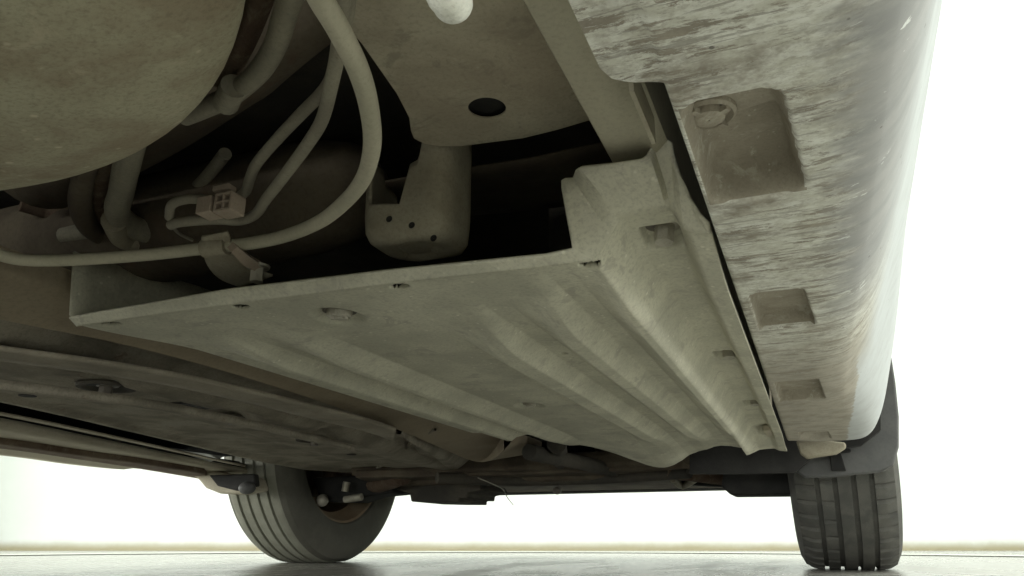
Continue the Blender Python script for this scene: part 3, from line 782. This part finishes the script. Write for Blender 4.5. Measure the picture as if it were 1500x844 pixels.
# ---- wheels -----------------------------------------------------------------
TR, TW = .345, .215
def wheel(xc, yc, side, mat):
    """side: +1 outer face towards +x"""
    org = Vector((xc, yc, 0))
    wh = bpy.data.objects.new('wheel', None); COL.objects.link(wh); wh.parent = car; wh.location = org - ROOT; wh['_org'] = list(org)
    hw = TW / 2
    g = []
    def rib(a, b, r): return [(a, r), (b, r)]
    gw = .0045; dp = .008
    gro = [-.052, -.018, .018, .052]
    prof = [(-hw + .022, .225), (-hw + .010, .232), (-hw + .002, .26), (-hw - .002, .285), (-hw + .002, .312), (-hw + .012, .332), (-hw + .026, TR - .005)]
    last = -hw + .034
    prof += [(last, TR - .0025)]
    for c in gro:
        prof += [(c - gw - .0006, TR - .0005), (c - gw, TR - dp), (c + gw, TR - dp), (c + gw + .0006, TR - .0005)]
    prof += [(hw - .034, TR - .0025)] + [(-a, r) for a, r in reversed(prof[:7])]
    seg = 360
    def fn(i, k, a, r):
        if side < 0: return r
        if r > TR - .004 and abs(a) > .05 or (6 <= i <= 6) or i == len(prof) - 7:
            if k % 6 == 0: return r - .006
        if abs(a + .035) < .0165 and r > TR - .004 and k % 8 == 0 and a < -.03: return r - .006
        return r
    V, F = lathe(prof, (xc, yc, TR - .004), 'x', seg, fn)
    W = []
    for idx, v in enumerate(V):
        i = idx // seg; a, r = prof[i]
        dep = max(0, TR - r)
        x, y, z = v
        z = max(z, min(dep * .9, .03))
        W.append((x, y, z))
    ty = mk('tyre', W, F, mat, wh, org=org, angle=25)
    ty.data.materials.append(M['tread_lit'] if side < 0 else M['tyre'])
    ids = np.array([1 if 6 <= (f // seg) < len(prof) - 7 else 0 for f in range(len(F))], dtype=np.int32); ty.data.polygons.foreach_set('material_index', ids)
    s = side
    rim = lathe([(-s * (hw - .020), .236), (-s * (hw - .016), .229), (-s * (hw - .020), .222), (-s * .06, .212), (-s * .045, .196), (s * .05, .192), (s * .075, .19), (s * .080, .15), (s * .075, .06), (s * .07, .001)], (xc, yc, TR - .004), 'x', 96)
    mk('rim', *rim, M['rim'], wh, org=org)
    dsc = lathe([(-s * .010, .001), (-s * .012, .07), (-s * .004, .075), (-s * .004, .150), (s * .018, .150), (s * .018, .07)], (xc, yc, TR - .004), 'x', 64)
    mk('brake_disc', *dsc, M['disc'], wh, org=org)
    cal = box((xc - s * .005, yc - .13, TR + .01), (.09, .07, .13))
    mk('brake_caliper', *cal, M['rust'], wh, org=org, bevel=.012)
    return wh
wheel(.0570, 2.03, 1, M['tyre'])
wheel(-1.435, 2.03, -1, M['tyre_dusty'])

# ---- mudflap / arch trim behind the right front wheel ----------------------
YM = 1.60
flap = [(1305, 516), (1312, 560), (1317, 610), (1317, 655), (1309, 682), (1288, 692), (1255, 695), (1220, 699), (1180, 700), (1165, 690), (1160, 668), (1180, 655), (1210, 650), (1262, 600), (1288, 560)]
P = [AY(a, b, YM) for a, b in flap]
V, F = prism([tuple(p) for p in P], .018, (0, 1, 0))
tr = mk('mudguard', V, F, M['trim'], car, bevel=.004, smooth=True)
tr['label'] = 'dark grey guard behind the nearer front wheel'
# liner wall and clips between sill and guard
mk('liner', *prism([tuple(AY(a, b, 1.56)) for a, b in ((1010, 694), (1090, 694), (1165, 692), (1200, 662), (1262, 652), (1290, 630), (1290, 560), (1150, 500), (1010, 560))], .02, (0, 1, 0)), M['black'], car)
mk('sill_tab', *prism([tuple(AY(a, b, 1.49)) for a, b in ((1166, 646), (1212, 645), (1238, 648), (1240, 655), (1226, 664), (1200, 668), (1182, 671), (1172, 664))], .03, (0, 1, 0)), M['bracket'], car, bevel=.003)
mk('liner_clip', *prism([tuple(AY(a, b, 1.585)) for a, b in ((1213, 652), (1222, 650), (1247, 658), (1247, 662), (1232, 664), (1240, 690), (1218, 690))], .01, (0, 1, 0)), M['black'], car, bevel=.002)

# ---- front: crossmember, arms, splitter ------------------------------------
mk('front_subframe', *join(box((-.68, 1.98, .235), (.86, .12, .05)), box((-.68, 1.85, .25), (1.0, .10, .04))), M['beam'], car, bevel=.012)
def loft_y(P, s):  # rectangular bar along points
    return tube(P, s, 6, 4)
for sx in (1, -1):
    cxx = -.69
    arm = [(cxx + sx * .36, 1.86, .235), (cxx + sx * .50, 1.95, .215), (cxx + sx * .66, 2.03, .195)]
    mk('control_arm', *tube(arm, [.030, .026, .022], 8, 12), M['rust'], car)
    mk('control_arm', *tube([(cxx + sx * .36, 2.16, .235), (cxx + sx * .52, 2.10, .215), (cxx + sx * .66, 2.04, .20)], [.028, .024, .02], 8, 12), M['black'], car)
    mk('drive_shaft', *tube([(cxx + sx * .15, 2.02, .33), (cxx + sx * .28, 2.02, .335), (cxx + sx * .30, 2.02, .335), (cxx + sx * .58, 2.03, .34), (cxx + sx * .64, 2.03, .34)], [.05, .045, .015, .015, .05], 6, 20), M['rust'], car)
    mk('steering_knuckle', *box((cxx + sx * .685, 2.03, .28), (.05, .10, .2)), M['rust'], car, bevel=.012)
    mk('arch_liner', *lathe([(sx * a, r) for a, r in ((-.14, .02), (-.14, .40), (.13, .42))], (cxx + sx * .75, 2.03, .36), 'x', 48, None), M['black'], car) if False else None
mk('front_undershield', *box((-.70, 2.46, .239), (1.10, .52, .028)), M['beam'], car, bevel=.008)
mk('front_splitter', *prism([tuple(AZ(a, b, .222)) for a, b in ((520, 700), (580, 722), (700, 719), (860, 717), (1060, 715), (1068, 690), (1000, 686), (760, 696))], .02), M['beam'], car, bevel=.004)
mk('front_splitter_lip', *box((-.72, 2.62, .235), (1.40, .04, .035)), M['trim'], car, bevel=.006)
# jagged lower shield hanging under the left of the subframe
jag = [(578, 716), (600, 724), (602, 735), (640, 736), (672, 736), (672, 730), (684, 730), (685, 722), (706, 718), (700, 708), (580, 700)]
mk('engine_shield', *prism([tuple(AY(a, b, 1.95)) for a, b in jag], .2, (0, 1, 0)), M['pan'], car, bevel=.004)
# brown beam pieces seen through the opening beyond the tray
for pts, z, r_ in (([(775, 662), (810, 670), (850, 678), (900, 690)], .23, .016), ([(640, 700), (760, 704), (900, 700), (1010, 692)], .215, .014), ([(815, 650), (825, 690)], .25, .02)):
    run(pts, z, [r_] * len(pts), 'suspension_link', M['pan'])
mk('front_box', *join(prism([tuple(AY(a, b, 1.80)) for a, b in ((1060, 690), (1160, 688), (1162, 724), (1070, 725), (1056, 712))], .12, (0, 1, 0))), M['black'], car, bevel=.006)
mk('firewall', *box((-.69, 2.42, .52), (1.25, .04, .50)), M['black'], car)
mk('transverse_liner', *box((-.69, 1.645, .36), (1.66, .03, .16)), M['black'], car)
# pale bolt and loose wire
run([(700, 700), (728, 712), (737, 718), (744, 730), (752, 740)], .19, .0012, 'loose_wire', M['pipe'])
mk('hanging_plug', *ellips(tuple(AZ(816, 719, .19)), (.012, .012, .010), 16, 10), M['darkbolt'], car)
mk('bracket_tip', *tube([AZ(985, 702, .21), AZ(1000, 712, .205), AZ(1022, 700, .21)], [.008, .01, .008], 5, 10), M['bracket'], car)

# ---- far (left) side end of sill by the left wheel --------------------------
YL = 1.62
fl = [(262, 683), (290, 684), (330, 694), (372, 700), (378, 718), (350, 724), (320, 723), (300, 715), (290, 703)]
mk('far_mudguard', *prism([tuple(AY(a, b, YL)) for a, b in fl], .05, (0, 1, 0)), M['strip'], car, bevel=.008)
mk('far_liner', *prism([tuple(AY(a, b, YL - .02)) for a, b in ((305, 696), (372, 694), (374, 712), (345, 719), (318, 712))], .02, (0, 1, 0)), M['black'], car, bevel=.004)
mk('far_bush', *ellips(tuple(AY(362, 715, YL - .03)), (.022, .02, .016), 20, 12), M['trim'], car)
mk('far_knuckle', *prism([tuple(AY(a, b, 1.93)) for a, b in ((455, 700), (560, 695), (580, 700), (575, 722), (540, 727), (515, 735), (470, 735))], .1, (0, 1, 0)), M['black'], car, bevel=.006)
mk('ball_joint', *ellips(tuple(AY(472, 733, 1.9)), (.018, .018, .018), 16, 10), M['bolt'], car)
mk('tie_rod_end', *tube([AY(505, 732, 1.88), AY(530, 728, 1.88)], .010, 4, 10), M['bolt'], car)
mk('link_pin', *tube([AY(508, 706, 1.88), AY(505, 720, 1.88)], .010, 4, 10), M['bolt'], car)

# ---- body shell: sides above the sills, roof, nose and tail ------------------
def shell():
    prof = [(.155, .56), (.165, .66), (.170, .78), (.160, .90), (.150, .96), (.10, 1.12), (.03, 1.30), (-.03, 1.42), (-.15, 1.47), (-.40, 1.50), (-.69, 1.51)]
    ys = np.linspace(-1.75, 2.95, 95)
    V = []; mirror = -1.38
    full = prof + [(mirror - x, z) for x, z in reversed(prof[:-1])]
    low = [(.150, .40), (.152, .48)]
    full = low + full + [(mirror - x, z) for x, z in reversed(low)]
    def topz(y): return float(np.interp(y, [-1.75, -1.6, -1.1, -.6, .6, 1.2, 1.75, 2.5, 2.85, 2.95], [.75, 1.0, 1.42, 1.51, 1.51, 1.47, 1.05, .93, .75, .60]))
    for y in ys:
        tz = topz(y); inset = float(sstep(2.3, 2.95, y)) * .22 + float(sstep(-1.3, -1.75, y)) * .15
        for x, z in full:
            zz = z if z < .5 else .5 + (z - .5) * (tz - .5) / (1.51 - .5)
            xm = -.69 + (x + .69) * (1 - inset / .84)
            V.append((xm, y, zz))
    F = []
    nc = len(full)
    for i in range(len(ys) - 1):
        for j in range(nc - 1):
            a = i * nc + j
            ym = (ys[i] + ys[i + 1]) / 2; zm = (V[a][2] + V[a + 1][2]) / 2; zl = min(V[a][2], V[a + 1][2])
            if any(math.hypot(ym - wy, zl - .341) < .40 for wy in (2.03, -.68)) and (j < 4 or j > nc - 6): continue
            if -.62 < ym < 1.45 and j < 4 and V[a][2] < .8: continue      # this side is the sill panel
            F.append((a, a + 1, a + nc + 1, a + nc))
    # close nose and tail
    F.append(tuple(range(nc))); F.append(tuple(range((len(ys) - 1) * nc, len(ys) * nc))[::-1])
    return V, F
mk('body', *shell(), M['paint'], car, angle=50)
# far side sill panel, mirror of the near one but simpler
V = []
for y in np.linspace(-.62, 1.50, 40):
    for x, z in [(-1.345, .26), (-1.40, .245), (-1.44, .247), (-1.475, .275), (-1.50, .33), (-1.53, .44), (-1.535, .56)]: V.append((x, y, z))
mk('far_side_panel', V, grid_faces(40, 7), M['paint'], car)
# side windows
for xa, xb in ((.152, .045), (-1.532, -1.425)):
    sgn = 1 if xa > 0 else -1
    for y0_, y1_, yt0, yt1 in ((-.55, .38, -.45, .38), (.44, 1.55, .44, 1.12)):
        poly = [(xa + sgn * .004, y0_, .965), (xa + sgn * .004, y1_, .965), (xb + sgn * .012, yt1, 1.30), (xb + sgn * .012, yt0, 1.30)]
        mk('window', *prism(poly, .004, (sgn, 0, 0)), M['glass'], car, smooth=False)
# black inner wells so that no daylight falls through the body
for sx in (1, -1):
    V = []
    for k in range(33):
        t_ = math.pi * k / 32
        for a_, r_ in ((-.04, .37), (.0, .385), (.18, .395)): V.append((-.69 + sx * (.66 + a_), 2.03 + r_ * math.cos(t_), .345 + r_ * math.sin(t_)))
    mk('wheel_arch_liner', V, grid_faces(33, 3), M['black'], car)
mk('tail_closure', *box((-.69, -1.0, .46), (1.4, 1.4, .03)), M['pan'], car)
mk('engine_bay_roof', *box((-.69, 2.3, .70), (1.3, 1.2, .03)), M['black'], car)

for o in bpy.data.objects:
    if '_org' in o: del o['_org']
